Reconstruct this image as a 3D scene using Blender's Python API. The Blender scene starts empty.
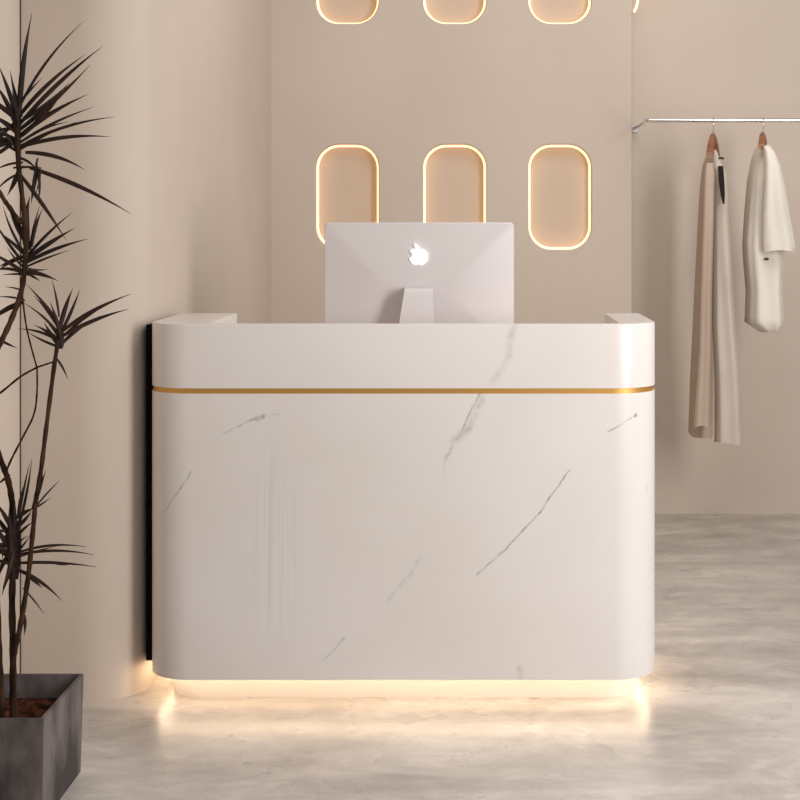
import bpy, bmesh, math, random
from mathutils import Vector, Matrix
PI = math.pi
F = 1485.0; VX = 480.0; VY = 228.0; EYE = 1.453
C = bpy.context.scene.collection
scene = bpy.context.scene

# ---------------- camera, world, lights, exposure ----------------
cam_data = bpy.data.cameras.new('camera')
cam_data.sensor_width = 36; cam_data.sensor_fit = 'HORIZONTAL'
cam_data.lens = F/800*36
cam_data.shift_x = -(VX-400)/800; cam_data.shift_y = -(400-VY)/800
cam_data.clip_start = 0.05
cam = bpy.data.objects.new('camera', cam_data); C.objects.link(cam)
cam.location = (0, 0, EYE); cam.rotation_euler = (PI/2, 0, 0)
scene.camera = cam

world = bpy.data.worlds.new('world'); scene.world = world
world.use_nodes = True
bg = world.node_tree.nodes['Background']
bg.inputs[0].default_value = (1.0, 0.95, 0.91, 1); bg.inputs[1].default_value = 0.37

def area(name, loc, target, size, size_y, power, color):
    l = bpy.data.lights.new(name, 'AREA'); l.shape = 'RECTANGLE'
    l.size = size; l.size_y = size_y; l.energy = power; l.color = color
    o = bpy.data.objects.new(name, l); C.objects.link(o); o.location = loc
    d = Vector(target)-Vector(loc)
    o.rotation_euler = d.to_track_quat('-Z', 'Y').to_euler()
    return o
area('window_light', (2.25, 2.2, 1.9), (0.3, 6.2, 1.2), 0.8, 2.0, 92, (1.0, 0.96, 0.94))
area('ceiling_light', (0.9, 5.0, 3.7), (0.7, 6.6, 1.2), 1.6, 1.2, 34, (1.0, 0.94, 0.89))

scene.view_settings.view_transform = 'Standard'
scene.view_settings.look = 'None'
scene.view_settings.gamma = 1.0
scene.view_settings.use_curve_mapping = False
scene.view_settings.exposure = 0.07

# ---------------- helpers ----------------
def P(px, py, y):
    """place a point of the photo at the depth y (metres from the camera plane)"""
    return Vector(((px-VX)*y/F, y, EYE-(py-VY)*y/F))

def lin(r, g, b):
    f = lambda c: (c/255/12.92) if c/255 <= .04045 else ((c/255+.055)/1.055)**2.4
    return (f(r), f(g), f(b), 1)

def new_obj(name, me, mat=None, parent=None):
    o = bpy.data.objects.new(name, me); C.objects.link(o)
    if mat:
        me.materials.clear(); me.materials.append(mat)
    if parent: o.parent = parent
    return o

def bm_obj(name, bm, mat=None, parent=None, smooth=True, angle=40):
    bmesh.ops.recalc_face_normals(bm, faces=bm.faces)
    me = bpy.data.meshes.new(name); bm.to_mesh(me); bm.free()
    if smooth:
        me.shade_smooth()
        try: me.set_sharp_from_angle(angle=math.radians(angle))
        except Exception: pass
    return new_obj(name, me, mat, parent)

def empty(name, loc=(0, 0, 0)):
    o = bpy.data.objects.new(name, None); C.objects.link(o); o.location = loc
    o.empty_display_size = .1
    return o

def tag(o, label=None, cat=None, group=None, kind=None):
    if label: o['label'] = label
    if cat: o['category'] = cat
    if group: o['group'] = group
    if kind: o['kind'] = kind
    return o

def keep(o, parent):
    """parent in place (parents are unrotated empties)"""
    o.parent = parent
    o.matrix_parent_inverse = Matrix.Translation(-Vector(parent.location))
    return o

def box_bm(bm, x0, x1, y0, y1, z0, z1, bevel=0):
    r = bmesh.ops.create_cube(bm, size=1)
    vs = r['verts']
    for v in vs:
        v.co = Vector(((x0+x1)/2+v.co.x*(x1-x0), (y0+y1)/2+v.co.y*(y1-y0), (z0+z1)/2+v.co.z*(z1-z0)))
    if bevel:
        es = list({e for v in vs for e in v.link_edges})
        bmesh.ops.bevel(bm, geom=es, offset=bevel, segments=2, profile=.5, affect='EDGES')

def prism(poly, z0, z1, bevel=0, seg=3, bm=None):
    """closed prism over an xy outline, top and bottom rims bevelled"""
    bm = bm or bmesh.new()
    bot = [bm.verts.new((x, y, z0)) for x, y in poly]
    top = [bm.verts.new((x, y, z1)) for x, y in poly]
    n = len(poly)
    bm.faces.new(bot[::-1]); bm.faces.new(top)
    for i in range(n):
        bm.faces.new((bot[i], bot[(i+1) % n], top[(i+1) % n], top[i]))
    if bevel:
        bm.edges.ensure_lookup_table()
        es = [e for e in bm.edges if abs(e.verts[0].co.z-e.verts[1].co.z) < 1e-6 and (e.verts[0] in bot or e.verts[0] in top)]
        bmesh.ops.bevel(bm, geom=es, offset=bevel, segments=seg, profile=.5, affect='EDGES', clamp_overlap=True)
    return bm

def round_rect(x0, x1, y0, y1, radii, n=14):
    """radii: (x0y0, x1y0, x1y1, x0y1)"""
    pts = []
    cs = [(x0, y0, 1, 1, 180), (x1, y0, -1, 1, 270), (x1, y1, -1, -1, 0), (x0, y1, 1, -1, 90)]
    for (cx, cy, sx, sy, a0), r in zip(cs, radii):
        if r <= 0: pts.append((cx, cy)); continue
        ox, oy = cx+sx*r, cy+sy*r
        for k in range(n+1):
            a = math.radians(a0+90*k/n)
            pts.append((ox+r*math.cos(a), oy+r*math.sin(a)))
    return pts

def tube_bm(bm, pts, radii, n=10, closed=False):
    pts = [Vector(p) for p in pts]
    m = len(pts); rings = []
    if not hasattr(radii, '__len__'): radii = [radii]*m
    up = None
    for i, p in enumerate(pts):
        if closed: t = (pts[(i+1) % m]-pts[i-1]).normalized()
        else: t = (pts[min(i+1, m-1)]-pts[max(i-1, 0)]).normalized()
        if up is None:
            up = Vector((0, 0, 1)) if abs(t.z) < .9 else Vector((0, 1, 0))
        a = t.cross(up).normalized(); b = a.cross(t).normalized(); up = b
        rings.append([bm.verts.new(p+radii[i]*(math.cos(2*PI*k/n)*a+math.sin(2*PI*k/n)*b)) for k in range(n)])
    for i in range(m if closed else m-1):
        r0, r1 = rings[i], rings[(i+1) % m]
        for k in range(n):
            bm.faces.new((r0[k], r0[(k+1) % n], r1[(k+1) % n], r1[k]))
    if not closed:
        bm.faces.new(rings[0][::-1]); bm.faces.new(rings[-1])
    return bm

def smooth_path(pts, n=6):
    """Catmull-Rom through points"""
    pts = [Vector(p) for p in pts]
    out = []
    for i in range(len(pts)-1):
        p0 = pts[max(i-1, 0)]; p1 = pts[i]; p2 = pts[i+1]; p3 = pts[min(i+2, len(pts)-1)]
        for k in range(n):
            t = k/n
            out.append(.5*((2*p1)+(p2-p0)*t+(2*p0-5*p1+4*p2-p3)*t*t+(3*p1-p0-3*p2+p3)*t**3))
    out.append(pts[-1])
    return out

# ---------------- materials ----------------
def mat(name, color, rough=.6, metal=0, spec=.5, emit=None, emit_s=0, coat=0):
    m = bpy.data.materials.new(name); m.use_nodes = True
    b = m.node_tree.nodes['Principled BSDF']
    b.inputs['Base Color'].default_value = color
    b.inputs['Roughness'].default_value = rough
    b.inputs['Metallic'].default_value = metal
    b.inputs['Specular IOR Level'].default_value = spec
    b.inputs['Coat Weight'].default_value = coat
    if emit:
        b.inputs['Emission Color'].default_value = emit
        b.inputs['Emission Strength'].default_value = emit_s
    return m

def noise_mix(m, c1, c2, scale, stretch=(1, 1, 1), detail=6, lo=.35, hi=.65, rough=.55, bump=0, rot=(0, 0, 0), distortion=0):
    nt = m.node_tree; N = nt.nodes; L = nt.links; b = N['Principled BSDF']
    tc = N.new('ShaderNodeTexCoord'); mp = N.new('ShaderNodeMapping')
    mp.inputs['Scale'].default_value = stretch; mp.inputs['Rotation'].default_value = rot
    L.new(tc.outputs['Object'], mp.inputs[0])
    nz = N.new('ShaderNodeTexNoise'); nz.inputs['Scale'].default_value = scale
    nz.inputs['Detail'].default_value = detail; nz.inputs['Roughness'].default_value = rough
    nz.inputs['Distortion'].default_value = distortion
    L.new(mp.outputs[0], nz.inputs['Vector'])
    cr = N.new('ShaderNodeValToRGB')
    cr.color_ramp.elements[0].position = lo; cr.color_ramp.elements[0].color = c1
    cr.color_ramp.elements[1].position = hi; cr.color_ramp.elements[1].color = c2
    L.new(nz.outputs['Fac'], cr.inputs[0]); L.new(cr.outputs[0], b.inputs['Base Color'])
    if bump:
        bp = N.new('ShaderNodeBump'); bp.inputs['Strength'].default_value = bump; bp.inputs['Distance'].default_value = .01
        L.new(nz.outputs['Fac'], bp.inputs['Height']); L.new(bp.outputs[0], b.inputs['Normal'])
    return cr, nz, mp

M = {}
M['plaster'] = mat('beige_plaster', lin(205, 190, 174), .85, spec=.2)
noise_mix(M['plaster'], lin(201, 188, 175), lin(206, 193, 180), 1.3, detail=4)
M['niche'] = mat('niche_plaster', lin(205, 188, 170), .8, spec=.2)
M['led'] = mat('warm_led', (1, .8, .5, 1), .5, emit=(1.0, .60, .27, 1), emit_s=2.2)
M['led_desk'] = mat('warm_led_desk', (1, .85, .6, 1), .5, emit=(1.0, .77, .53, 1), emit_s=9.5)
M['gold'] = mat('brushed_gold', lin(214, 166, 92), .45, metal=.8)
M['black'] = mat('painted_gap_shade', (.004, .003, .003, 1), .9, spec=.1)  # near-black that paints the shade in the gap beside the desk
M['alu'] = mat('silver_aluminium', lin(222, 216, 216), .5, metal=.25, spec=.4)
M['screen'] = mat('dark_screen_glass', (.01, .01, .012, 1), .08)
M['logo'] = mat('white_emblem_added_glow', (.95, .95, .96, 1), .3, emit=(1, 1, 1, 1), emit_s=.75)  # emission added to whiten the emblem, which is no lamp
M['chrome'] = mat('chrome', (.75, .74, .73, 1), .12, metal=1)
M['hanger_wood'] = mat('warm_hanger_wood', lin(140, 90, 58), .45)
noise_mix(M['hanger_wood'], lin(122, 74, 46), lin(158, 106, 70), 14, (1, 1, 6))
M['bark'] = mat('brown_bark', lin(70, 52, 38), .9, spec=.1)
noise_mix(M['bark'], lin(34, 25, 20), lin(78, 58, 42), 18, (2, 2, .7), bump=.3)
M['leaf'] = mat('dark_bronze_leaf', lin(46, 34, 31), .6, spec=.2)
noise_mix(M['leaf'], lin(34, 26, 24), lin(62, 43, 37), 9)
M['soil'] = mat('reddish_soil', lin(90, 52, 36), .95, spec=.05)
noise_mix(M['soil'], lin(22, 12, 9), lin(96, 58, 42), 26, bump=.8)
M['planter'] = mat('dark_grey_concrete', lin(96, 88, 86), .7, spec=.25)
noise_mix(M['planter'], lin(66, 61, 62), lin(118, 111, 109), 8, (1, 1, .5), detail=8, lo=.4, hi=.62, bump=.1)
def fabric(name, c1, c2):
    m = mat(name, c1, .95, spec=.1)
    noise_mix(m, c1, c2, 7, (1, 1, .5), detail=8, lo=.3, hi=.7)
    return m
M['cloth_stone'] = fabric('stone_linen', lin(190, 180, 168), lin(203, 193, 181))
M['cloth_tan'] = fabric('tan_linen', lin(176, 160, 144), lin(188, 171, 155))
M['cloth_dark'] = mat('dark_strap', lin(40, 34, 32), .8, spec=.1)
M['cloth_cream'] = fabric('cream_cotton', lin(224, 218, 208), lin(233, 227, 217))

# floor: polished veined stone
def floor_material():
    m = mat('polished_marble_floor', lin(205, 196, 186), .22, spec=.5)
    nt = m.node_tree; N = nt.nodes; L = nt.links; b = N['Principled BSDF']
    tc = N.new('ShaderNodeTexCoord')
    def noise(scale, stretch, detail=8, rough=.6, dist=0.0):
        mp = N.new('ShaderNodeMapping'); mp.inputs['Scale'].default_value = stretch
        L.new(tc.outputs['Object'], mp.inputs[0])
        nz = N.new('ShaderNodeTexNoise'); nz.inputs['Scale'].default_value = scale
        nz.inputs['Detail'].default_value = detail; nz.inputs['Roughness'].default_value = rough
        nz.inputs['Distortion'].default_value = dist
        L.new(mp.outputs[0], nz.inputs['Vector']); return nz
    base = noise(1.5, (.7, 1.7, 1), 10, .66, .4)
    cr = N.new('ShaderNodeValToRGB')
    e = cr.color_ramp.elements
    e[0].position = .33; e[0].color = lin(170, 163, 156)
    e[1].position = .62; e[1].color = lin(212, 205, 198)
    x = cr.color_ramp.elements.new(.5); x.color = lin(194, 187, 180)
    L.new(base.outputs['Fac'], cr.inputs[0])
    # thin dark veins where a second noise crosses its middle
    vn = noise(2.1, (1, 1.3, 1), 7, .62, 1.1)
    a = N.new('ShaderNodeMath'); a.operation = 'SUBTRACT'; a.inputs[1].default_value = .5
    L.new(vn.outputs['Fac'], a.inputs[0])
    ab = N.new('ShaderNodeMath'); ab.operation = 'ABSOLUTE'; L.new(a.outputs[0], ab.inputs[0])
    mr = N.new('ShaderNodeMapRange'); mr.inputs['From Min'].default_value = 0; mr.inputs['From Max'].default_value = .010
    mr.inputs['To Min'].default_value = 1; mr.inputs['To Max'].default_value = 0
    L.new(ab.outputs[0], mr.inputs['Value'])
    br = noise(2.6, (1, 1, 1), 3)
    mr2 = N.new('ShaderNodeMapRange'); mr2.inputs['From Min'].default_value = .5; mr2.inputs['From Max'].default_value = .68
    L.new(br.outputs['Fac'], mr2.inputs['Value'])
    mu = N.new('ShaderNodeMath'); mu.operation = 'MULTIPLY'
    L.new(mr.outputs[0], mu.inputs[0]); L.new(mr2.outputs[0], mu.inputs[1])
    mu2 = N.new('ShaderNodeMath'); mu2.operation = 'MULTIPLY'; mu2.inputs[1].default_value = .7
    L.new(mu.outputs[0], mu2.inputs[0])
    fn = noise(9, (.45, 1.9, 1), 8, .7, .3)
    fr_ = N.new('ShaderNodeMapRange'); fr_.inputs['From Min'].default_value = .35; fr_.inputs['From Max'].default_value = .65
    fr_.inputs['To Min'].default_value = .90; fr_.inputs['To Max'].default_value = 1.06
    L.new(fn.outputs['Fac'], fr_.inputs['Value'])
    sc_ = N.new('ShaderNodeVectorMath'); sc_.operation = 'SCALE'
    mt_ = noise(4.2, (.9, 1.2, 1), 9, .72, .8)
    mm_ = N.new('ShaderNodeMapRange'); mm_.inputs['From Min'].default_value = .38; mm_.inputs['From Max'].default_value = .62
    mm_.inputs['To Min'].default_value = .90; mm_.inputs['To Max'].default_value = 1.13
    L.new(mt_.outputs['Fac'], mm_.inputs['Value'])
    mp_ = N.new('ShaderNodeMath'); mp_.operation = 'MULTIPLY'
    L.new(fr_.outputs[0], mp_.inputs[0]); L.new(mm_.outputs[0], mp_.inputs[1])
    L.new(cr.outputs[0], sc_.inputs[0]); L.new(mp_.outputs[0], sc_.inputs['Scale'])
    mix = N.new('ShaderNodeMix'); mix.data_type = 'RGBA'
    L.new(mu2.outputs[0], mix.inputs['Factor'])
    L.new(sc_.outputs[0], mix.inputs[6]); mix.inputs[7].default_value = lin(96, 88, 82)
    L.new(mix.outputs[2], b.inputs['Base Color'])
    rr = N.new('ShaderNodeMapRange'); rr.inputs['To Min'].default_value = .22; rr.inputs['To Max'].default_value = .34
    L.new(br.outputs['Fac'], rr.inputs['Value']); L.new(rr.outputs[0], b.inputs['Roughness'])
    return m
M['floor'] = floor_material()

# desk: white stone with a few separate grey veins (segments in the front plane, x and z in metres)
def desk_material():
    m = mat('white_veined_stone', lin(226, 221, 218), .28, spec=.5)
    nt = m.node_tree; N = nt.nodes; L = nt.links; b = N['Principled BSDF']
    ge = N.new('ShaderNodeNewGeometry')
    nz = N.new('ShaderNodeTexNoise'); nz.inputs['Scale'].default_value = 12; nz.inputs['Detail'].default_value = 6; nz.inputs['Roughness'].default_value = .62
    L.new(ge.outputs['Position'], nz.inputs['Vector'])
    sb = N.new('ShaderNodeVectorMath'); sb.operation = 'SUBTRACT'; sb.inputs[1].default_value = (.5, .5, .5)
    L.new(nz.outputs['Color'], sb.inputs[0])
    sc = N.new('ShaderNodeVectorMath'); sc.operation = 'SCALE'; sc.inputs['Scale'].default_value = .022
    L.new(sb.outputs[0], sc.inputs[0])
    ad = N.new('ShaderNodeVectorMath'); ad.operation = 'ADD'
    L.new(ge.outputs['Position'], ad.inputs[0]); L.new(sc.outputs[0], ad.inputs[1])
    fl = N.new('ShaderNodeVectorMath'); fl.operation = 'MULTIPLY'; fl.inputs[1].default_value = (1, 0, 1)
    L.new(ad.outputs[0], fl.inputs[0])
    acc = None
    def seg(p, q, w, s):
        nonlocal acc
        a = P(p[0], p[1], 4.5); c = P(q[0], q[1], 4.5); a.y = c.y = 0
        ba = c-a; l2 = ba.length_squared
        d = N.new('ShaderNodeVectorMath'); d.operation = 'SUBTRACT'; d.inputs[1].default_value = a
        L.new(fl.outputs[0], d.inputs[0])
        dt = N.new('ShaderNodeVectorMath'); dt.operation = 'DOT_PRODUCT'; dt.inputs[1].default_value = ba/l2
        L.new(d.outputs[0], dt.inputs[0])
        cl = N.new('ShaderNodeClamp'); L.new(dt.outputs['Value'], cl.inputs[0])
        s2 = N.new('ShaderNodeVectorMath'); s2.operation = 'SCALE'; s2.inputs[0].default_value = ba
        L.new(cl.outputs[0], s2.inputs['Scale'])
        d2 = N.new('ShaderNodeVectorMath'); d2.operation = 'DISTANCE'
        L.new(d.outputs[0], d2.inputs[0]); L.new(s2.outputs[0], d2.inputs[1])
        mr = N.new('ShaderNodeMapRange'); mr.interpolation_type = 'SMOOTHSTEP'
        mr.inputs['From Min'].default_value = 0; mr.inputs['From Max'].default_value = w
        mr.inputs['To Min'].default_value = s; mr.inputs['To Max'].default_value = 0
        L.new(d2.outputs['Value'], mr.inputs['Value'])
        if acc is None: acc = mr.outputs[0]
        else:
            mx = N.new('ShaderNodeMath'); mx.operation = 'MAXIMUM'
            L.new(acc, mx.inputs[0]); L.new(mr.outputs[0], mx.inputs[1]); acc = mx.outputs[0]
    def poly(pts, w, ss):
        for i in range(len(pts)-1): seg(pts[i], pts[i+1], w, ss[i] if hasattr(ss, '__len__') else ss)
    w = .0048
    poly([(163, 513), (176, 494), (192, 472)], w, [.3, .5])
    poly([(222, 434), (238, 427), (244, 424), (257, 419)], w, [.2, .45, .6])
    seg((256, 420), (263, 417), .010, .5); seg((268, 416), (280, 413), .006, .15)
    poly([(514, 326), (508, 358), (492, 382)], .020, [.2, .14])
    poly([(481, 392), (466, 420), (456, 442)], .0060, [.5, .45])
    poly([(482, 400), (468, 428), (455, 440)], .022, [.22, .3])
    poly([(456, 440), (445, 458), (444, 478)], .008, [.25, .1])
    seg((452, 448), (449, 454), .008, .3)
    poly([(570, 470), (558, 488), (550, 497), (538, 515), (524, 530), (503, 551), (477, 574)], w, [.55, .7, .65, .6, .6, .5])
    seg((500, 553), (505, 549), .005, .5)
    poly([(608, 431), (618, 426), (636, 416)], w, [.55, .4]); seg((636, 416), (637, 415), .008, .8)
    poly([(322, 662), (334, 649), (343, 639)], w, [.2, .35]); seg((343, 639), (344, 638), .006, .6)
    poly([(422, 558), (410, 575), (388, 600)], .010, [.16, .14])
    seg((520, 667), (520, 676), .014, .3)
    seg((649, 488), (649, 495), .006, .15)
    # faint upright bluish clouding on the left of the front
    mp = N.new('ShaderNodeMapping'); mp.inputs['Scale'].default_value = (60, 0, .8)
    L.new(ge.outputs['Position'], mp.inputs[0])
    n2 = N.new('ShaderNodeTexNoise'); n2.inputs['Scale'].default_value = 1; n2.inputs['Detail'].default_value = 3
    L.new(mp.outputs[0], n2.inputs['Vector'])
    r2 = N.new('ShaderNodeMapRange'); r2.inputs['From Min'].default_value = .45; r2.inputs['From Max'].default_value = .75
    L.new(n2.outputs['Fac'], r2.inputs['Value'])
    ctr = P(272, 545, 4.5); ctr.y = 0
    d3 = N.new('ShaderNodeVectorMath'); d3.operation = 'SUBTRACT'; d3.inputs[1].default_value = ctr
    L.new(fl.outputs[0], d3.inputs[0])
    d4 = N.new('ShaderNodeVectorMath'); d4.operation = 'MULTIPLY'; d4.inputs[1].default_value = (1/.12, 0, 1/.36)
    L.new(d3.outputs[0], d4.inputs[0])
    ln = N.new('ShaderNodeVectorMath'); ln.operation = 'LENGTH'; L.new(d4.outputs[0], ln.inputs[0])
    r3 = N.new('ShaderNodeMapRange'); r3.interpolation_type = 'SMOOTHSTEP'
    r3.inputs['From Min'].default_value = .3; r3.inputs['From Max'].default_value = 1.1
    r3.inputs['To Min'].default_value = .32; r3.inputs['To Max'].default_value = 0
    L.new(ln.outputs['Value'], r3.inputs['Value'])
    m3 = N.new('ShaderNodeMath'); m3.operation = 'MULTIPLY'
    L.new(r2.outputs[0], m3.inputs[0]); L.new(r3.outputs[0], m3.inputs[1])
    # broad clouding of the slab
    n4 = N.new('ShaderNodeTexNoise'); n4.inputs['Scale'].default_value = 1.6; n4.inputs['Detail'].default_value = 5
    L.new(ge.outputs['Position'], n4.inputs['Vector'])
    cr = N.new('ShaderNodeValToRGB')
    cr.color_ramp.elements[0].position = .35; cr.color_ramp.elements[0].color = lin(225, 220, 216)
    cr.color_ramp.elements[1].position = .65; cr.color_ramp.elements[1].color = lin(231, 227, 225)
    L.new(n4.outputs['Fac'], cr.inputs[0])
    nb = N.new('ShaderNodeTexNoise'); nb.inputs['Scale'].default_value = 34; nb.inputs['Detail'].default_value = 5
    L.new(ge.outputs['Position'], nb.inputs['Vector'])
    rb = N.new('ShaderNodeMapRange'); rb.inputs['From Min'].default_value = .38; rb.inputs['From Max'].default_value = .60
    rb.inputs['To Min'].default_value = .35; rb.inputs['To Max'].default_value = 1.15
    L.new(nb.outputs['Fac'], rb.inputs['Value'])
    vb = N.new('ShaderNodeMath'); vb.operation = 'MULTIPLY'; L.new(acc, vb.inputs[0]); L.new(rb.outputs[0], vb.inputs[1]); acc = vb.outputs[0]
    x1 = N.new('ShaderNodeMix'); x1.data_type = 'RGBA'
    L.new(m3.outputs[0], x1.inputs['Factor']); L.new(cr.outputs[0], x1.inputs[6]); x1.inputs[7].default_value = lin(176, 180, 196)
    x2 = N.new('ShaderNodeMix'); x2.data_type = 'RGBA'
    L.new(acc, x2.inputs['Factor']); L.new(x1.outputs[2], x2.inputs[6]); x2.inputs[7].default_value = lin(90, 86, 90)
    L.new(x2.outputs[2], b.inputs['Base Color'])
    return m
M['desk'] = desk_material()
M['desk_inner'] = mat('plain_white_laminate', lin(222, 215, 209), .4)

# ---------------- the room ----------------
WALL = 7.43; BACK = 7.55; TOPZ = 3.8
bm = bmesh.new(); box_bm(bm, -4, 4.6, -1.5, BACK+.2, -.1, 0)
tag(bm_obj('floor', bm, M['floor'], smooth=False), kind='structure')
bm = bmesh.new(); box_bm(bm, -4, 4.6, BACK, BACK+.2, 0, TOPZ)
tag(bm_obj('wall_back', bm, M['plaster'], smooth=False), kind='structure')

# rounded wall end on the left: front face y=4.54, side face x=-1.035
pts = round_rect(-4, -1.045, 4.54, BACK, (0, .19, 0, 0), 24)
tag(bm_obj('wall_left_pier', prism(pts, 0, TOPZ), M['plaster'], angle=30), kind='structure').name = 'wall_left'
bm = bmesh.new(); box_bm(bm, -1.60, -1.406, -1.5, 4.54, 0, TOPZ)
tag(bm_obj('wall_front_left', bm, M['plaster'], smooth=False), kind='structure')
# thin dark strip standing in for the shadow line where two walls meet
bm = bmesh.new(); box_bm(bm, -1.406, -1.4035, 4.536, 4.54, 0, TOPZ)
tag(bm_obj('crease_shade_1', bm, M['bark'], smooth=False), kind='structure')

# niche wall: a slab with six rounded holes
NX = [(q-VX)*WALL/F for q in (347, 454.5, 560)]; NZ = [EYE-(q-VY)*WALL/F for q in (197, -29)]; NW, NH, NR = .314, .526, .115
def rr_xz(cx, cz, w, h, r, n=12):
    return [(x, z) for x, z in round_rect(cx-w/2, cx+w/2, cz-h/2, cz+h/2, (r, r, r, r), n)]
X0, X1 = -1.044, (632-VX)*WALL/F
def spline(cu, pts):
    sp = cu.splines.new('POLY'); sp.points.add(len(pts)-1)
    for p, (x, z) in zip(sp.points, pts): p.co = (x, z, 0, 1)
    sp.use_cyclic_u = True
cu = bpy.data.curves.new('panel', 'CURVE'); cu.dimensions = '2D'; cu.fill_mode = 'BOTH'
bv = .007
spline(cu, [(X0, 0), (X1-bv, 0), (X1-bv, TOPZ), (X0, TOPZ)])
for cx in NX:
    for cz in NZ: spline(cu, rr_xz(cx, cz, NW+2*bv, NH+2*bv, NR+bv))
cu.extrude = .07-bv; cu.bevel_depth = bv; cu.bevel_resolution = 3
tmp = bpy.data.objects.new('tmp', cu); C.objects.link(tmp)
tmp.rotation_euler = (PI/2, 0, 0); tmp.location = (0, WALL+.07, 0)
dg = bpy.context.evaluated_depsgraph_get(); dg.update()
me = bpy.data.meshes.new_from_object(tmp.evaluated_get(dg))
me.transform(Matrix.Translation((0, WALL+.07, 0)) @ Matrix.Rotation(PI/2, 4, 'X'))
bpy.data.objects.remove(tmp)
o = new_obj('wall_middle', me, M['plaster']); me.shade_smooth(); me.set_sharp_from_angle(angle=math.radians(35))
tag(o, kind='structure')

# backlit niches
def niche(cx, cz, label):
    t = empty('wall_niche', (cx, WALL+.005, cz-NH/2))
    tag(t, label, 'niche', 'backlit niches in the middle wall')
    # domed back panel: a shallow dish closing the hole
    bm = bmesh.new()
    rings = []
    for (ins, dy) in ((-.001, .02), (-.001, .066), (.002, .074), (.007, .080), (.03, .084), (.08, .088)):
        rings.append([bm.verts.new((x, WALL+dy, z)) for x, z in rr_xz(cx, cz, NW-2*ins, NH-2*ins, max(NR-ins, .02))])
    for a, b in zip(rings, rings[1:]):
        for k in range(len(a)):
            bm.faces.new((a[k], a[(k+1) % len(a)], b[(k+1) % len(b)], b[k]))
    bm.faces.new(rings[-1])
    # thickness behind the dish
    back = [bm.verts.new((x, WALL+.13, z)) for x, z in rr_xz(cx, cz, NW+.002, NH+.002, NR)]
    a = rings[0]
    for k in range(len(a)):
        bm.faces.new((a[k], back[k], back[(k+1) % len(a)], a[(k+1) % len(a)]))
    bm.faces.new(back[::-1])
    keep(bm_obj('niche_liner', bm, M['niche'], angle=50), t)
    bm = bmesh.new()
    tube_bm(bm, [(x, WALL+.052, z) for x, z in rr_xz(cx, cz, NW-.009, NH-.009, NR-.004)], .006, 8, closed=True)
    keep(bm_obj('led_strip', bm, M['led']), t)
    return t
names = [('left niche of the lit row, its lower half hidden behind the monitor', 'left niche of the upper row, cut by the top of the photo'),
         ('middle niche of the lit row, directly above the monitor', 'middle niche of the upper row, cut by the top of the photo'),
         ('right niche of the lit row, seen whole, right of the monitor', 'right niche of the upper row, cut by the top of the photo')]
for i, cx in enumerate(NX):
    for j, cz in enumerate(NZ):
        niche(cx, cz, names[i][j].replace('left niche', 'left backlit rounded niche').replace('middle niche', 'middle backlit rounded niche').replace('right niche', 'right backlit rounded niche'))

# warm strip beside the edge of the niche wall, high up
bm = bmesh.new()
tube_bm(bm, smooth_path([P(640.5, -90, 7.44), P(640, -30, 7.44), P(637.5, 2, 7.44), P(634, 12, 7.44)]), .006, 8)
tag(bm_obj('led_strip', bm, M['led']), 'short warm light strip at the wall corner above the clothes rail', 'light strip')

# ---------------- reception desk ----------------
DX0, DX1, DY0, DY1 = -1.021, .545, 4.5, 5.076
desk = empty('reception_desk', ((DX0+DX1)/2, (DY0+DY1)/2, 0))
tag(desk, 'white veined stone reception desk with gold line and glowing base', 'reception desk')
R1 = .14
IX0, IX1 = -.831, .427
body = prism(round_rect(DX0, DX1, DY0, DY1, (R1, R1, .02, .02)), .083, .951, .004)
keep(bm_obj('desk_body', body, M['desk'], angle=30), desk)
gold = prism(round_rect(DX0+.003, DX1-.003, DY0+.003, DY1-.003, (R1, R1, .02, .02)), .951, .967)
keep(bm_obj('gold_inlay', gold, M['gold'], angle=30), desk)
# upper U-shaped parapet, open to the back
def u_line(x0, x1, y0, y1, r, n=14):
    p = [(x0, y1)]
    p += [(x0+r+r*math.cos(math.radians(180+90*k/n)), y0+r+r*math.sin(math.radians(180+90*k/n))) for k in range(n+1)]
    p += [(x1-r+r*math.cos(math.radians(270+90*k/n)), y0+r+r*math.sin(math.radians(270+90*k/n))) for k in range(n+1)]
    return p+[(x1, y1)]
def u_rows(grow):
    o_ = u_line(DX0+grow, DX1-grow, DY0+grow, DY1-grow, R1-grow)
    i_ = u_line(IX0-grow, IX1+grow, DY0+.034-grow, DY1-grow, .05)
    return o_, i_
par = bmesh.new(); bvl = .004
rows = []
for z, g in ((.967, 0), (1.162-bvl, 0), (1.162-bvl*.3, bvl*.3), (1.162, bvl)):
    o_, i_ = u_rows(g)
    rows.append([par.verts.new((x, y, z)) for x, y in o_] + [par.verts.new((x, y, z)) for x, y in i_[::-1]])
nn = len(rows[0]); hn = nn//2
for r0, r1 in zip(rows, rows[1:]):
    for k in range(nn): par.faces.new((r0[k], r0[(k+1) % nn], r1[(k+1) % nn], r1[k]))
for rw in (rows[0], rows[-1]):
    for k in range(hn-1): par.faces.new((rw[k], rw[k+1], rw[nn-2-k], rw[nn-1-k]))
keep(bm_obj('parapet', par, M['desk'], angle=30), desk)
wt = prism([(IX0+.001, DY0+.09), (IX1-.001, DY0+.09), (IX1-.001, DY1-.004), (IX0+.001, DY1-.004)], .967, .985, .003)
keep(bm_obj('worktop', wt, M['desk_inner'], smooth=False), desk)
pl = prism(round_rect(DX0+.055, DX1-.055, DY0+.095, DY1-.06, (.10, .10, .02, .02)), 0, .083)
keep(bm_obj('plinth', pl, M['desk_inner'], angle=30), desk)
bm = bmesh.new()
loop = round_rect(DX0+.022, DX1-.022, DY0+.040, DY1-.030, (R1-.03, R1-.03, .03, .03), 10)
tube_bm(bm, [(x, y, .077) for x, y in loop], .006, 8, closed=True)
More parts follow.
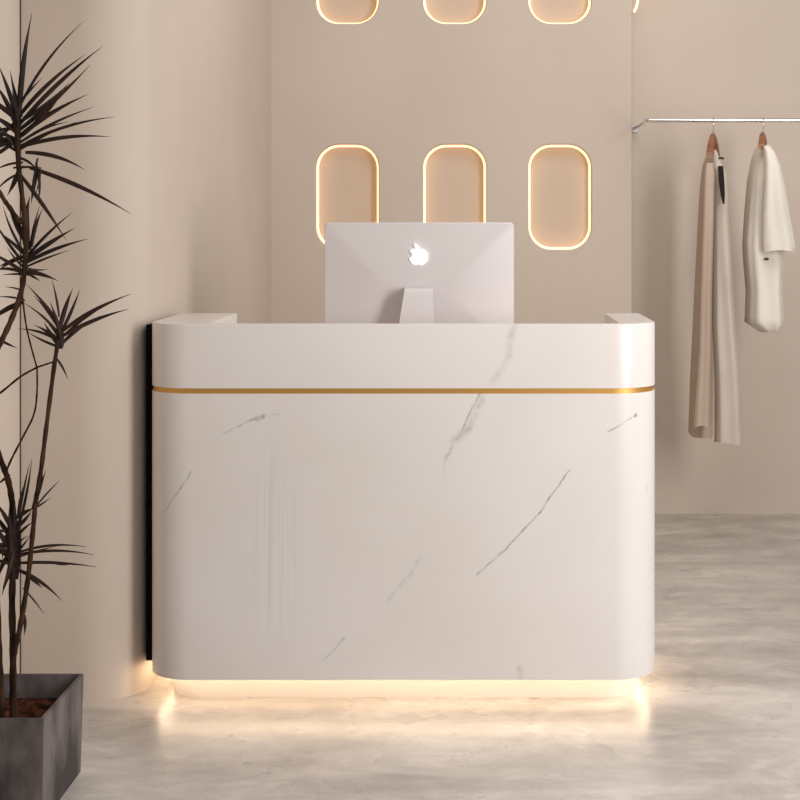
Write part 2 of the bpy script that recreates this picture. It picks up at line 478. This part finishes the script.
keep(bm_obj('led_strip', bm, M['led_desk']), desk)
bm = bmesh.new(); box_bm(bm, -1.0445, DX0+.001, 4.645, 5.05, .10, 1.150)  # black strip stands in for the shade between desk and wall
tag(keep(bm_obj('gap_shade_strip', bm, M['black'], smooth=False), desk), 'black strip painting the shade beside the desk')

# ---------------- monitor ----------------
MY = 4.84
mc = P(419, 300, MY)
mon = empty('computer_monitor', (mc.x, MY, .985))
tag(mon, 'silver desktop computer seen from behind on the reception desk', 'computer')
sx = F/MY
mx0, mx1 = (324.5-VX)/sx, (514-VX)/sx
mz1 = EYE-(222.5-VY)/sx; mz0 = mz1-.44
# shell: rounded slab, back swelling gently
bm = bmesh.new()
rings = []
for (ins, y) in ((.003, MY+.012), (0, MY+.010), (0, MY+.003), (.002, MY), (.05, MY-.006), (.14, MY-.015), (.20, MY-.018)):
    rings.append([bm.verts.new((x, y, z)) for x, z in round_rect(mx0+ins, mx1-ins, mz0+ins, mz1-ins, [.014]*4, 6)])
for a, b in zip(rings, rings[1:]):
    for k in range(len(a)): bm.faces.new((a[k], b[k], b[(k+1) % len(b)], a[(k+1) % len(a)]))
bm.faces.new(rings[-1]); bm.faces.new(rings[0][::-1])
shell = keep(bm_obj('monitor_shell', bm, M['alu'], angle=30), mon)
bm = bmesh.new(); box_bm(bm, mx0+.01, mx1-.01, MY+.012, MY+.014, mz0+.09, mz1-.01)
keep(bm_obj('screen', bm, M['screen'], smooth=False), mon)
# stand: a bent plate widening downwards
def plate(profile, th, xs):
    """profile: (y,z) centre line; xs: (x0,x1) per point"""
    bm = bmesh.new(); rows = []
    for i, ((y, z), (a, b)) in enumerate(zip(profile, xs)):
        p = profile[max(i-1, 0)]; q = profile[min(i+1, len(profile)-1)]
        t = Vector((q[0]-p[0], q[1]-p[1])).normalized(); n = Vector((-t.y, t.x))*th/2
        rows.append([bm.verts.new((a, y+n.x, z+n.y)), bm.verts.new((b, y+n.x, z+n.y)), bm.verts.new((b, y-n.x, z-n.y)), bm.verts.new((a, y-n.x, z-n.y))])
    for r0, r1 in zip(rows, rows[1:]):
        for k in range(4): bm.faces.new((r0[k], r0[(k+1) % 4], r1[(k+1) % 4], r1[k]))
    bm.faces.new(rows[0][::-1]); bm.faces.new(rows[-1])
    return bm
zt = EYE-(290.5-VY)*4.76/F
prof = [(MY-.03, zt+.004), (MY-.075, zt), (MY-.085, zt-.012), (MY-.10, zt-.08), (MY-.115, zt-.17), (MY-.118, zt-.25), (MY-.110, .992), (MY-.09, .989), (MY+.06, .989)]
def xr(y, l, r): return ((l-VX)*y/F, (r-VX)*y/F)
xs = [xr(4.78, 405, 432.5), xr(4.76, 404.5, 433), xr(4.76, 404, 433), xr(4.75, 400.5, 434), xr(4.74, 396.5, 436), xr(4.73, 393, 438), xr(4.73, 390, 440), xr(4.73, 390, 440), xr(4.73, 390, 440)]
st = bm_obj('stand', plate(prof, .008, xs), M['alu'], angle=30)
keep(st, mon)
# fruit-shaped emblem
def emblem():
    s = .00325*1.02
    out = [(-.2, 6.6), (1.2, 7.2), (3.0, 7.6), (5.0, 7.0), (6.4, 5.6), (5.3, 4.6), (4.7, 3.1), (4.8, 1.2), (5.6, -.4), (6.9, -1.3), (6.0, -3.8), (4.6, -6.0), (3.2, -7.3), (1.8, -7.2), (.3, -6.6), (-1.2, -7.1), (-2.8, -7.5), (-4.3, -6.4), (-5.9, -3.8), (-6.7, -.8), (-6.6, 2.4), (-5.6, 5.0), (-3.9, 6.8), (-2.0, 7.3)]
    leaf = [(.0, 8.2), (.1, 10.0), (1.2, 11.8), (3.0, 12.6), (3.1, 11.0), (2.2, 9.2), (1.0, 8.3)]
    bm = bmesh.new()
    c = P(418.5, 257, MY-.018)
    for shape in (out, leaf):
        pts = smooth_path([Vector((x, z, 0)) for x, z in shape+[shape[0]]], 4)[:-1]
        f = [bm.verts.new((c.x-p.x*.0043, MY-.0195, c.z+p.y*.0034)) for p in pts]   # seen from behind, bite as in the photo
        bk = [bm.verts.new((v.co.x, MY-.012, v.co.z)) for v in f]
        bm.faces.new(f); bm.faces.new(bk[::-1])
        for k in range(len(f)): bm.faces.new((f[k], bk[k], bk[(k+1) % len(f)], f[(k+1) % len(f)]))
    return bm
tag(keep(bm_obj('emblem', emblem(), M['logo'], smooth=False), shell), 'white fruit emblem with a bite, glow added')

# ---------------- clothes rail ----------------
RY = 6.95; RX0 = (648.5-VX)*RY/F; RZ = EYE-(120.3-VY)*RY/F
fx = P(634.5, 128.5, BACK)
rail = empty('clothes_rail', (fx.x, BACK, fx.z))
tag(rail, 'thin chrome clothes rail fixed to the wall on the right', 'clothes rail')
bm = bmesh.new()
tube_bm(bm, smooth_path([(fx.x, BACK-.004, fx.z), (fx.x+.002, 7.2, RZ+.001), (RX0-.012, RY+.05, RZ), (RX0+.004, RY+.008, RZ), (RX0+.05, RY, RZ), (1.2, RY, RZ), (1.7, RY, RZ), (2.15, RY, RZ), (2.2, RY+.02, RZ), (2.21, RY+.06, RZ), (2.21, 7.3, RZ), (2.21, BACK-.004, RZ)], 8), .0095, 12)
keep(bm_obj('rail', bm, M['chrome']), rail)
for (x, z) in ((fx.x, fx.z), (2.21, RZ)):
    bm = bmesh.new()
    r = bmesh.ops.create_cone(bm, cap_ends=True, segments=28, radius1=.024, radius2=.020, depth=.012)
    bmesh.ops.rotate(bm, verts=bm.verts, cent=(0, 0, 0), matrix=Matrix.Rotation(PI/2, 3, 'X'))
    bmesh.ops.translate(bm, verts=bm.verts, vec=(x, BACK-.0065, z))
    keep(bm_obj('wall_flange', bm, M['chrome'], angle=40), rail)

# ---------------- hangers ----------------
def hanger(hx, front, label, dx):
    """front: end of the front arm; wooden arms run away from the camera"""
    t = empty('coat_hanger', (hx, RY, RZ))
    tag(t, label, 'coat hanger', 'wooden hangers on the rail')
    zn = RZ-.075
    bm = bmesh.new()
    hook = [(hx, RY+.0, zn)]
    hook += [(hx, RY, RZ-.045), (hx, RY-.012, RZ-.022)]
    for a in range(-60, 200, 20):
        hook.append((hx, RY-.0135*math.cos(math.radians(a)), RZ+.0135*math.sin(math.radians(a))))
    tube_bm(bm, hook, .002, 8)
    keep(bm_obj('hook', bm, M['chrome']), t)
    bm = bmesh.new()
    fr = Vector(front); nk = Vector((hx, RY, zn))
    bk = Vector((2*hx-fr.x, 2*RY-fr.y, fr.z))
    path = smooth_path([fr, fr.lerp(nk, .45)+Vector((0, 0, .028)), nk, bk.lerp(nk, .45)+Vector((0, 0, .028)), bk], 6)
    rows = []
    for i, p in enumerate(path):
        u = abs(i/(len(path)-1)*2-1)
        hw = .009+.010*u; hh = .017-.003*u
        rows.append([bm.verts.new(p+Vector((hw*math.cos(a), 0, hh*math.sin(a)))) for a in [2*PI*k/12 for k in range(12)]])
    for r0, r1 in zip(rows, rows[1:]):
        for k in range(12): bm.faces.new((r0[k], r0[(k+1) % 12], r1[(k+1) % 12], r1[k]))
    bm.faces.new(rows[0]); bm.faces.new(rows[-1][::-1])
    keep(bm_obj('wooden_arms', bm, M['hanger_wood']), t)
    return t
h1x = (713.3-VX)*RY/F; h2x = (763-VX)*RY/F
hanger(h1x, P(710, 155, 6.76), 'wooden hanger carrying the long stone-coloured coat', 0)
hanger(h2x, P(762, 147, 6.77), 'wooden hanger carrying the short cream top', 0)

# ---------------- garments ----------------
def garment(secs, yc, depth, fold, name, material, parent, phase=0.0, n=56, open_bottom=True, pw=.75, nf=5):
    """secs: (py, x_left, x_right, depth scale) of the outline; a soft folded cloth sleeve lofted through them"""
    bm = bmesh.new(); rows = []
    # densify
    pts = []
    for i in range(len(secs)-1):
        a, b = secs[i], secs[i+1]
        m = max(2, int(abs(b[0]-a[0])/5))
        for k in range(m):
            u = k/m; us = u
            pts.append([a[j]+(b[j]-a[j])*us for j in range(4)])
    pts.append(list(secs[-1]))
    for i, (py, xl, xr_, ds) in enumerate(pts):
        cx = (xl+xr_)/2; hw = (xr_-xl)/2
        t = i/(len(pts)-1)
        c = P(cx, py, yc); w = hw*yc/F; d = depth*ds
        ring = []
        for k in range(n):
            a = 2*PI*k/n
            ca, sa = math.cos(a), math.sin(a)
            x = w*math.copysign(abs(ca)**pw, ca); y = d*math.copysign(abs(sa)**pw, sa)
            amp = fold*min(1, t*1.6+.12)
            x *= 1-.10*min(1, t*2)*(1+math.cos(nf*a+phase+t*1.2))*.5*(1 if abs(ca) < .9 else 0)
            y += amp*math.cos(nf*x/w*1.55+phase+1.4*math.sin(t*3+phase))*(.55+.45*abs(sa))
            ring.append(bm.verts.new((c.x+x, c.y+y, c.z+.004*math.sin(3*a+phase)*t)))
        rows.append(ring)
    for r0, r1 in zip(rows, rows[1:]):
        for k in range(n): bm.faces.new((r0[k], r0[(k+1) % n], r1[(k+1) % n], r1[k]))
    bm.faces.new(rows[0][::-1])
    bm.faces.new(rows[-1])
    return keep(bm_obj(name, bm, material, angle=75), parent)

g1 = empty('long_coat', (h1x, RY, P(0, 440, 6.9).z))
tag(g1, 'long stone and tan linen coat hanging nearest the corner', 'coat')
garment([(152, 708, 717, .3), (165, 704, 719, .7), (190, 701.5, 719, .9), (240, 699, 718, 1), (300, 696, 718, 1), (380, 692, 717, 1), (434, 690, 716, 1)],
        6.98, .17, .010, 'back_panel', M['cloth_tan'], g1, .7)
garment([(150, 711, 716, .3), (163, 710.5, 721, .6), (176, 711, 727, .8), (200, 712, 728, .95), (240, 712, 730, 1), (300, 711.5, 733.5, 1), (330, 711.5, 735.5, 1), (370, 713, 739, 1), (400, 714, 740.5, 1), (441, 714.5, 742.5, 1)],
        6.84, .09, .009, 'front_panel', M['cloth_stone'], g1, 2.2, nf=3)
garment([(163, 706, 713, .5), (175, 704, 714.5, .8), (220, 702.5, 713.5, 1), (300, 700, 711.5, 1), (350, 698.5, 711, 1), (426, 693, 709, 1)],
        6.76, .03, .004, 'sleeve', M['cloth_tan'], g1, 0.3, nf=3)
bm = bmesh.new()
a = [P(720.5, 166, 6.72), P(721.5, 180, 6.715), P(722.8, 195, 6.712), P(723.6, 204, 6.712)]
def ribbon(path, w0, th, wv=Vector((1, 0, 0))):
    bm = bmesh.new(); rows = []
    for i, p in enumerate(path):
        w = w0[i]/2
        rows.append([bm.verts.new(p+wv*w+Vector((0, th/2, 0))), bm.verts.new(p-wv*w+Vector((0, th/2, 0))), bm.verts.new(p-wv*w-Vector((0, th/2, 0))), bm.verts.new(p+wv*w-Vector((0, th/2, 0)))])
    for r0, r1 in zip(rows, rows[1:]):
        for k in range(4): bm.faces.new((r0[k], r0[(k+1) % 4], r1[(k+1) % 4], r1[k]))
    bm.faces.new(rows[0]); bm.faces.new(rows[-1][::-1])
    return bm
tag(keep(bm_obj('strap', ribbon(a, [.022, .024, .018, .006], .012), M['cloth_dark']), g1), 'dark strap')
b2 = [P(718.5, 158.5, 6.72), P(721, 158, 6.72), P(723.8, 158.5, 6.72)]
tag(keep(bm_obj('clasp', ribbon(b2, [.008]*3, .012, Vector((0, 0, 1))), M['cloth_dark']), g1), 'small dark clasp')

g2 = empty('cream_top', (h2x, RY, P(0, 330, 6.9).z))
g2.name = 'short_sleeved_top'
tag(g2, 'short cream cotton top hanging at the right edge', 'top')
garment([(145, 758, 769, .35), (150, 755.5, 772, .6), (160, 752.5, 775, .85), (180, 749, 777, 1), (210, 746, 779, 1), (245, 743.5, 781, 1), (262, 744.5, 782.5, 1), (290, 747, 780.5, 1), (322, 746, 782, 1), (331, 760, 776, .8)],
        6.92, .15, .010, 'body', M['cloth_cream'], g2, 1.1, nf=3)
garment([(146, 763, 769, .3), (152, 764, 774.5, .6), (165, 764.5, 780, .8), (185, 763.5, 784.5, 1), (215, 762, 789.5, 1), (245, 762, 795, 1), (251, 762.5, 794, .98)],
        6.75, .055, .005, 'sleeve', M['cloth_cream'], g2, 0.2, nf=4)
bm = bmesh.new(); bmesh.ops.create_uvsphere(bm, u_segments=12, v_segments=8, radius=.008)
bmesh.ops.scale(bm, verts=bm.verts, vec=(1.4, .5, .8)); bmesh.ops.translate(bm, verts=bm.verts, vec=P(766.5, 259, 6.765))
tag(keep(bm_obj('button', bm, M['planter']), g2), 'small grey button')

# ---------------- potted plant ----------------
PX0, PX1, PY0, PY1, PZ = -1.385, -1.063, 3.614, 3.985, .258
plant = empty('potted_plant', ((PX0+PX1)/2, (PY0+PY1)/2, 0))
tag(plant, 'tall spiky dark-leaved plant in a square grey planter', 'potted plant')
bm = bmesh.new()
def ring_z(x0, x1, y0, y1, z): return [bm.verts.new(v) for v in ((x0, y0, z), (x1, y0, z), (x1, y1, z), (x0, y1, z))]
w = .010; i_ = .012
rs = [ring_z(PX0+i_, PX1-i_*.4, PY0+i_*.4, PY1-i_, 0), ring_z(PX0, PX1, PY0, PY1, PZ), ring_z(PX0+w, PX1-w, PY0+w, PY1-w, PZ), ring_z(PX0+w+.004, PX1-w-.004, PY0+w+.004, PY1-w-.004, .16)]
for r0, r1 in zip(rs, rs[1:]):
    for k in range(4): bm.faces.new((r0[k], r0[(k+1) % 4], r1[(k+1) % 4], r1[k]))
bm.faces.new(rs[0][::-1]); bm.faces.new(rs[-1])
bmesh.ops.bevel(bm, geom=[e for e in bm.edges if min(v.co.z for v in e.verts) > .2 or abs(e.verts[0].co.z-e.verts[1].co.z) > .2], offset=.002, segments=2, affect='EDGES')
keep(bm_obj('planter', bm, M['planter'], smooth=False), plant)
random.seed(5)
bm = bmesh.new(); n = 26
grid = [[None]*(n+1) for _ in range(n+1)]
for i in range(n+1):
    for j in range(n+1):
        x = PX0+w+.005+(PX1-PX0-2*w-.010)*i/n; y = PY0+w+.005+(PY1-PY0-2*w-.010)*j/n
        e = min(i, j, n-i, n-j)
        grid[i][j] = bm.verts.new((x, y, .196+random.uniform(-.008, .009)*(e > 0)))
for i in range(n):
    for j in range(n): bm.faces.new((grid[i][j], grid[i+1][j], grid[i+1][j+1], grid[i][j+1]))
r = bmesh.ops.extrude_face_region(bm, geom=bm.faces[:])
for v in [g for g in r['geom'] if isinstance(g, bmesh.types.BMVert)]: v.co.z = .161
keep(bm_obj('soil', bm, M['soil'], angle=60), plant)

PY = 3.80
def stem(pxs, r0, r1, name='stem'):
    pts = smooth_path([P(a, b, y) for a, b, y in pxs], 6)
    n = len(pts); bm = bmesh.new()
    tube_bm(bm, pts, [(r0+(r1-r0)*i/(n-1))*(1+.10*math.sin(i*1.7)) for i in range(n)], 10)
    return keep(bm_obj(name, bm, M['bark'], angle=60), plant)
stem([(13, 722, 3.78), (13, 690, 3.78), (13, 650, 3.78), (12, 600, 3.78), (13.5, 560, 3.78), (14, 530, 3.79), (12, 502, 3.8), (8, 480, 3.8), (0, 458, 3.81), (-14, 420, 3.82), (-22, 390, 3.82)], .0095, .007)
stem([(14, 655, 3.775), (19, 632, 3.765), (24, 605, 3.76), (29, 570, 3.76), (33, 530, 3.76), (36, 500, 3.76), (41, 470, 3.76), (46, 430, 3.76), (53, 375, 3.76), (58, 340, 3.76)], .0070, .0055)
stem([(2, 722, 3.72), (1, 690, 3.72), (-1, 650, 3.72), (-3, 600, 3.72), (-6, 540, 3.73), (-14, 470, 3.74), (-14, 400, 3.75), (-8, 362, 3.76), (0, 344, 3.76), (9, 325, 3.77), (17, 305, 3.77), (22, 288, 3.77), (25, 265, 3.77), (26, 235, 3.77), (22, 195, 3.77), (18.5, 165, 3.77), (17, 135, 3.77), (17, 108, 3.77)], .0085, .0062)
stem([(6, 472, 3.80), (12, 458, 3.79), (24, 435, 3.77), (34, 414, 3.76), (37, 392, 3.76), (37, 366, 3.76)], .0030, .0022, 'branch')
stem([(53, 362, 3.76), (44, 365, 3.765), (36, 368, 3.77), (20, 377, 3.78), (0, 393, 3.79), (-14, 400, 3.79)], .0022, .0030, 'branch')
stem([(25, 215, 3.77), (20, 222, 3.77), (10, 208, 3.77), (3, 198, 3.77), (-6, 180, 3.77), (-14, 150, 3.77)], .0070, .005, 'branch')

stem([(22, 290, 3.77), (24, 310, 3.77), (27, 330, 3.765), (32, 350, 3.76), (37, 368, 3.76)], .0024, .0022, 'branch')
def leaf(bm, base, tip, bow, w, dz):
    """a narrow arching folded blade; base/tip in photo terms at the plant's depth, bow = sideways arch, dz = depth of the tip"""
    b0 = P(base[0], base[1], PY-.03); t0 = P(tip[0], tip[1], PY-.03+dz)
    L_ = (t0-b0).length
    side = Vector((-(t0-b0).z, 0, (t0-b0).x)).normalized()
    mid = b0.lerp(t0, .5)+side*bow*L_+Vector((0, -dz*.12, 0))
    n = 12; rows = []
    for i in range(n+1):
        t = i/n
        p = b0*(1-t)**2+mid*2*t*(1-t)+t0*t*t
        tg = ((mid-b0)*(1-t)+(t0-mid)*t).normalized()
        wd = tg.cross(Vector((0, 1, .25))).normalized()
        nm = wd.cross(tg).normalized()
        ww = .72*w*(.62+.75*math.sin(PI*min(1, t*.9+.12)))*(1-t**3)*.5+.00025
        fold = ww*.55
        q = [p+wd*ww+nm*fold, p-nm*.0006, p-wd*ww+nm*fold, p-wd*ww*.98+nm*(fold+.0009), p+nm*.0010, p+wd*ww*.98+nm*(fold+.0009)]
        rows.append([bm.verts.new(v) for v in q])
    for r0, r1 in zip(rows, rows[1:]):
        for k in range(6): bm.faces.new((r0[k], r0[(k+1) % 6], r1[(k+1) % 6], r1[k]))
    bm.faces.new(rows[0]); bm.faces.new(rows[-1][::-1])

def rosette(leaves, extra_c=None, extra=0, R=60, seed=1, a_rng=(100, 260), name='leaf_cluster'):
    rnd = random.Random(seed)
    bm = bmesh.new()
    for L_ in leaves:
        base, tip, bow, w = L_[:4]
        dz = L_[4] if len(L_) > 4 else rnd.uniform(-.12, .12)
        d_ = math.hypot(tip[0]-base[0], tip[1]-base[1])
        base = (base[0]-(tip[0]-base[0])*5/d_, base[1]-(tip[1]-base[1])*5/d_)   # root the blade inside the stem
        leaf(bm, base, tip, bow, w, dz)
    for k in range(extra):
        a = math.radians(rnd.uniform(*a_rng)); r = R*rnd.uniform(.6, 1.05)
        b = (extra_c[0]+rnd.uniform(-2, 2), extra_c[1]+rnd.uniform(-8, 14))
        tx = b[0]+r*math.cos(a); tx = max(tx, -58)
        leaf(bm, b, (tx, b[1]-r*math.sin(a)), rnd.uniform(-.12, .12), rnd.uniform(.007, .011), rnd.uniform(-.1, .1))
    return keep(bm_obj(name, bm, M['leaf'], angle=50), plant)
W = .0105
# crown at the top
rosette([((19, 118), (32, 13), .05, .0155, 0), ((20, 108), (84, 21), .10, .0075, .05), ((22, 100), (42, 78), .03, .006, 0),
         ((22, 122), (103, 46), .06, .012, -.05), ((20, 116), (86, 54), .08, .011, .04), ((21, 128), (90, 65), -.04, .012, -.02), ((22, 120), (70, 82), -.08, .009, .08),
         ((21, 136), (89, 94), .08, .0125, .02), ((24, 133), (68, 84), -.05, .012, -.06), ((22, 142), (94, 107), .07, .008, .06), ((26, 144), (115, 117), .10, .0085, 0),
         ((24, 147), (111, 137), .10, .011, -.04), ((30, 154), (85, 170), .14, .0115, 0), ((24, 148), (76, 122), .05, .006, .07), ((40, 132), (69, 122), .1, .005, .03),
         ((17, 120), (-2, 64), -.03, .013, 0), ((14, 124), (-8, 78), -.06, .010, .04), ((15, 120), (-26, 92), -.10, .014, -.03), ((14, 130), (-24, 112), -.1, .011, .05),
         ((15, 140), (-30, 130), -.12, .009, 0), ((15, 147), (-14, 136), -.15, .009, .06), ((14, 146), (-6, 118), .05, .006, -.04), ((16, 150), (-10, 128), .1, .008, .02), ((15, 144), (2, 130), -.1, .006, 0),
         ((20, 112), (10, 70), .02, .010, .08), ((18, 130), (12, 90), -.02, .010, -.05)],
        (16, 128), 7, 55, 3, (110, 235))
# leaves hanging under the crown
rosette([((34, 170), (131, 214), .06, .0125, 0), ((20, 160), (38, 172), .22, .007, 0), ((36, 168), (38, 204), .12, .008, .02), ((37, 163), (33, 198), -.06, .006, 0),
         ((22, 178), (66, 240), .02, .0115, -.03), ((18, 164), (-8, 172), -.12, .006, .03), ((17, 176), (-6, 194), -.18, .006, -.02), ((18, 172), (7, 196), .05, .014, .04),
         ((36, 172), (31, 204), 0, .012, .05), ((39, 172), (35, 195), .1, .005, -.02), ((18, 168), (42, 168), .06, .006, .02)], name='leaf_cluster')
# middle cluster on the left stem
rosette([((29, 255), (73, 212), .06, .008, .02), ((29, 258), (75, 228), .04, .013, -.03), ((29, 262), (88, 239), .07, .0105, 0), ((29, 266), (70, 250), .03, .006, .05), ((30, 268), (48, 269), -.15, .006, .04),
         ((27, 273), (58, 281), .10, .012, 0), ((29, 275), (40, 281), 0, .008, -.04), ((33, 242), (43, 208), .10, .009, 0), ((31, 246), (40, 205), .05, .007, .03), ((27, 245), (30, 196), .12, .022, 0), ((25, 240), (8, 205), .05, .018, .02), ((23, 250), (3, 206), .10, .0075, -.02),
         ((23, 262), (-8, 217), .05, .008, .03), ((23, 266), (7, 247), .10, .006, 0), ((22, 272), (-14, 250), -.03, .0105, 0), ((24, 275), (2, 275), -.05, .006, .03),
         ((20, 300), (-4, 297), -.10, .005, 0), ((18, 290), (5, 287), -.1, .004, 0), ((18, 305), (-14, 324), -.10, .0135, 0)],
        (24, 262), 4, 40, 9, (130, 230))
rosette([((4, 342), (17, 348), -.06, .007, 0)], name='leaf')
# cluster on the right stem
rosette([((61, 325), (73, 288), .06, .0125, 0), ((63, 328), (80, 289), -.04, .009, .02), ((65, 330), (131, 294), .08, .0115, 0), ((64, 336), (129, 309), .07, .0115, -.02), ((66, 334), (108, 304), .06, .006, .04), ((60, 347), (100, 316), .10, .009, .04),
         ((58, 312), (52, 280), -.04, .006, .02), ((59, 325), (26, 284), -.05, .0085, 0), ((59, 330), (34, 296), -.08, .011, .04), ((58, 335), (24, 303), -.10, .007, -.03), ((57, 340), (34, 325), -.08, .010, 0),
         ((57, 342), (18, 329), -.16, .008, 0), ((58, 346), (28, 332), .08, .007, .03), ((57, 336), (40, 314), -.08, .009, .05), ((60, 340), (50, 302), -.05, .012, -.03), ((61, 342), (60, 318), .02, .016, 0), ((58, 362), (68, 380), .08, .006, 0),
         ((58, 344), (44, 322), .06, .012, .02), ((54, 322), (46, 312), -.3, .004, .0)])
# low cluster
rosette([((20, 520), (32, 458), -.04, .007, .02), ((20, 512), (30, 462), .03, .006, 0), ((19, 512), (25, 482), .05, .010, 0), ((34, 505), (46, 470), .02, .011, -.02), ((40, 502), (60, 480), .03, .0045, .03), ((38, 506), (50, 498), -.06, .005, .02),
         ((24, 552), (86, 547), .12, .0072, 0), ((18, 556), (94, 555), .11, .0082, 0), ((18, 564), (96, 567), .05, .0088, -.02), ((24, 556), (58, 546), .05, .004, .03), ((16, 571), (62, 601), .12, .0115, 0), ((30, 578), (42, 588), 0, .010, 0), ((26, 592), (44, 614), .03, .0045, 0),
         ((56, 563), (68, 565), -.12, .005, .0), ((20, 516), (34, 508), .05, .012, 0), ((20, 524), (32, 510), -.1, .010, .02), ((22, 532), (33, 522), .1, .007, 0), ((18, 550), (30, 535), -.1, .006, .03), ((18, 545), (28, 536), .1, .005, -.03),
         ((11, 530), (-6, 500), -.05, .013, 0), ((11, 540), (-14, 506), -.05, .014, .03), ((9, 548), (-16, 520), -.08, .012, -.03), ((10, 560), (-14, 545), -.1, .012, .02), ((8, 565), (-20, 560), -.12, .010, 0), ((12, 570), (2, 596), -.1, .010, 0), ((10, 555), (-4, 585), -.12, .012, .03),
         ((8, 535), (2, 560), -.1, .011, 0), ((24, 620), (24, 636), .08, .008, 0), ((6, 478), (-4, 486), -.02, .007, 0)],
        (12, 540), 9, 40, 21, (100, 260))
# sheath of old leaf bases
rosette([((13, 575), (15, 500), .03, .036, 0), ((16, 565), (20, 512), .02, .022, .03), ((11, 565), (9, 508), .02, .020, -.03)], name='leaf_sheath')
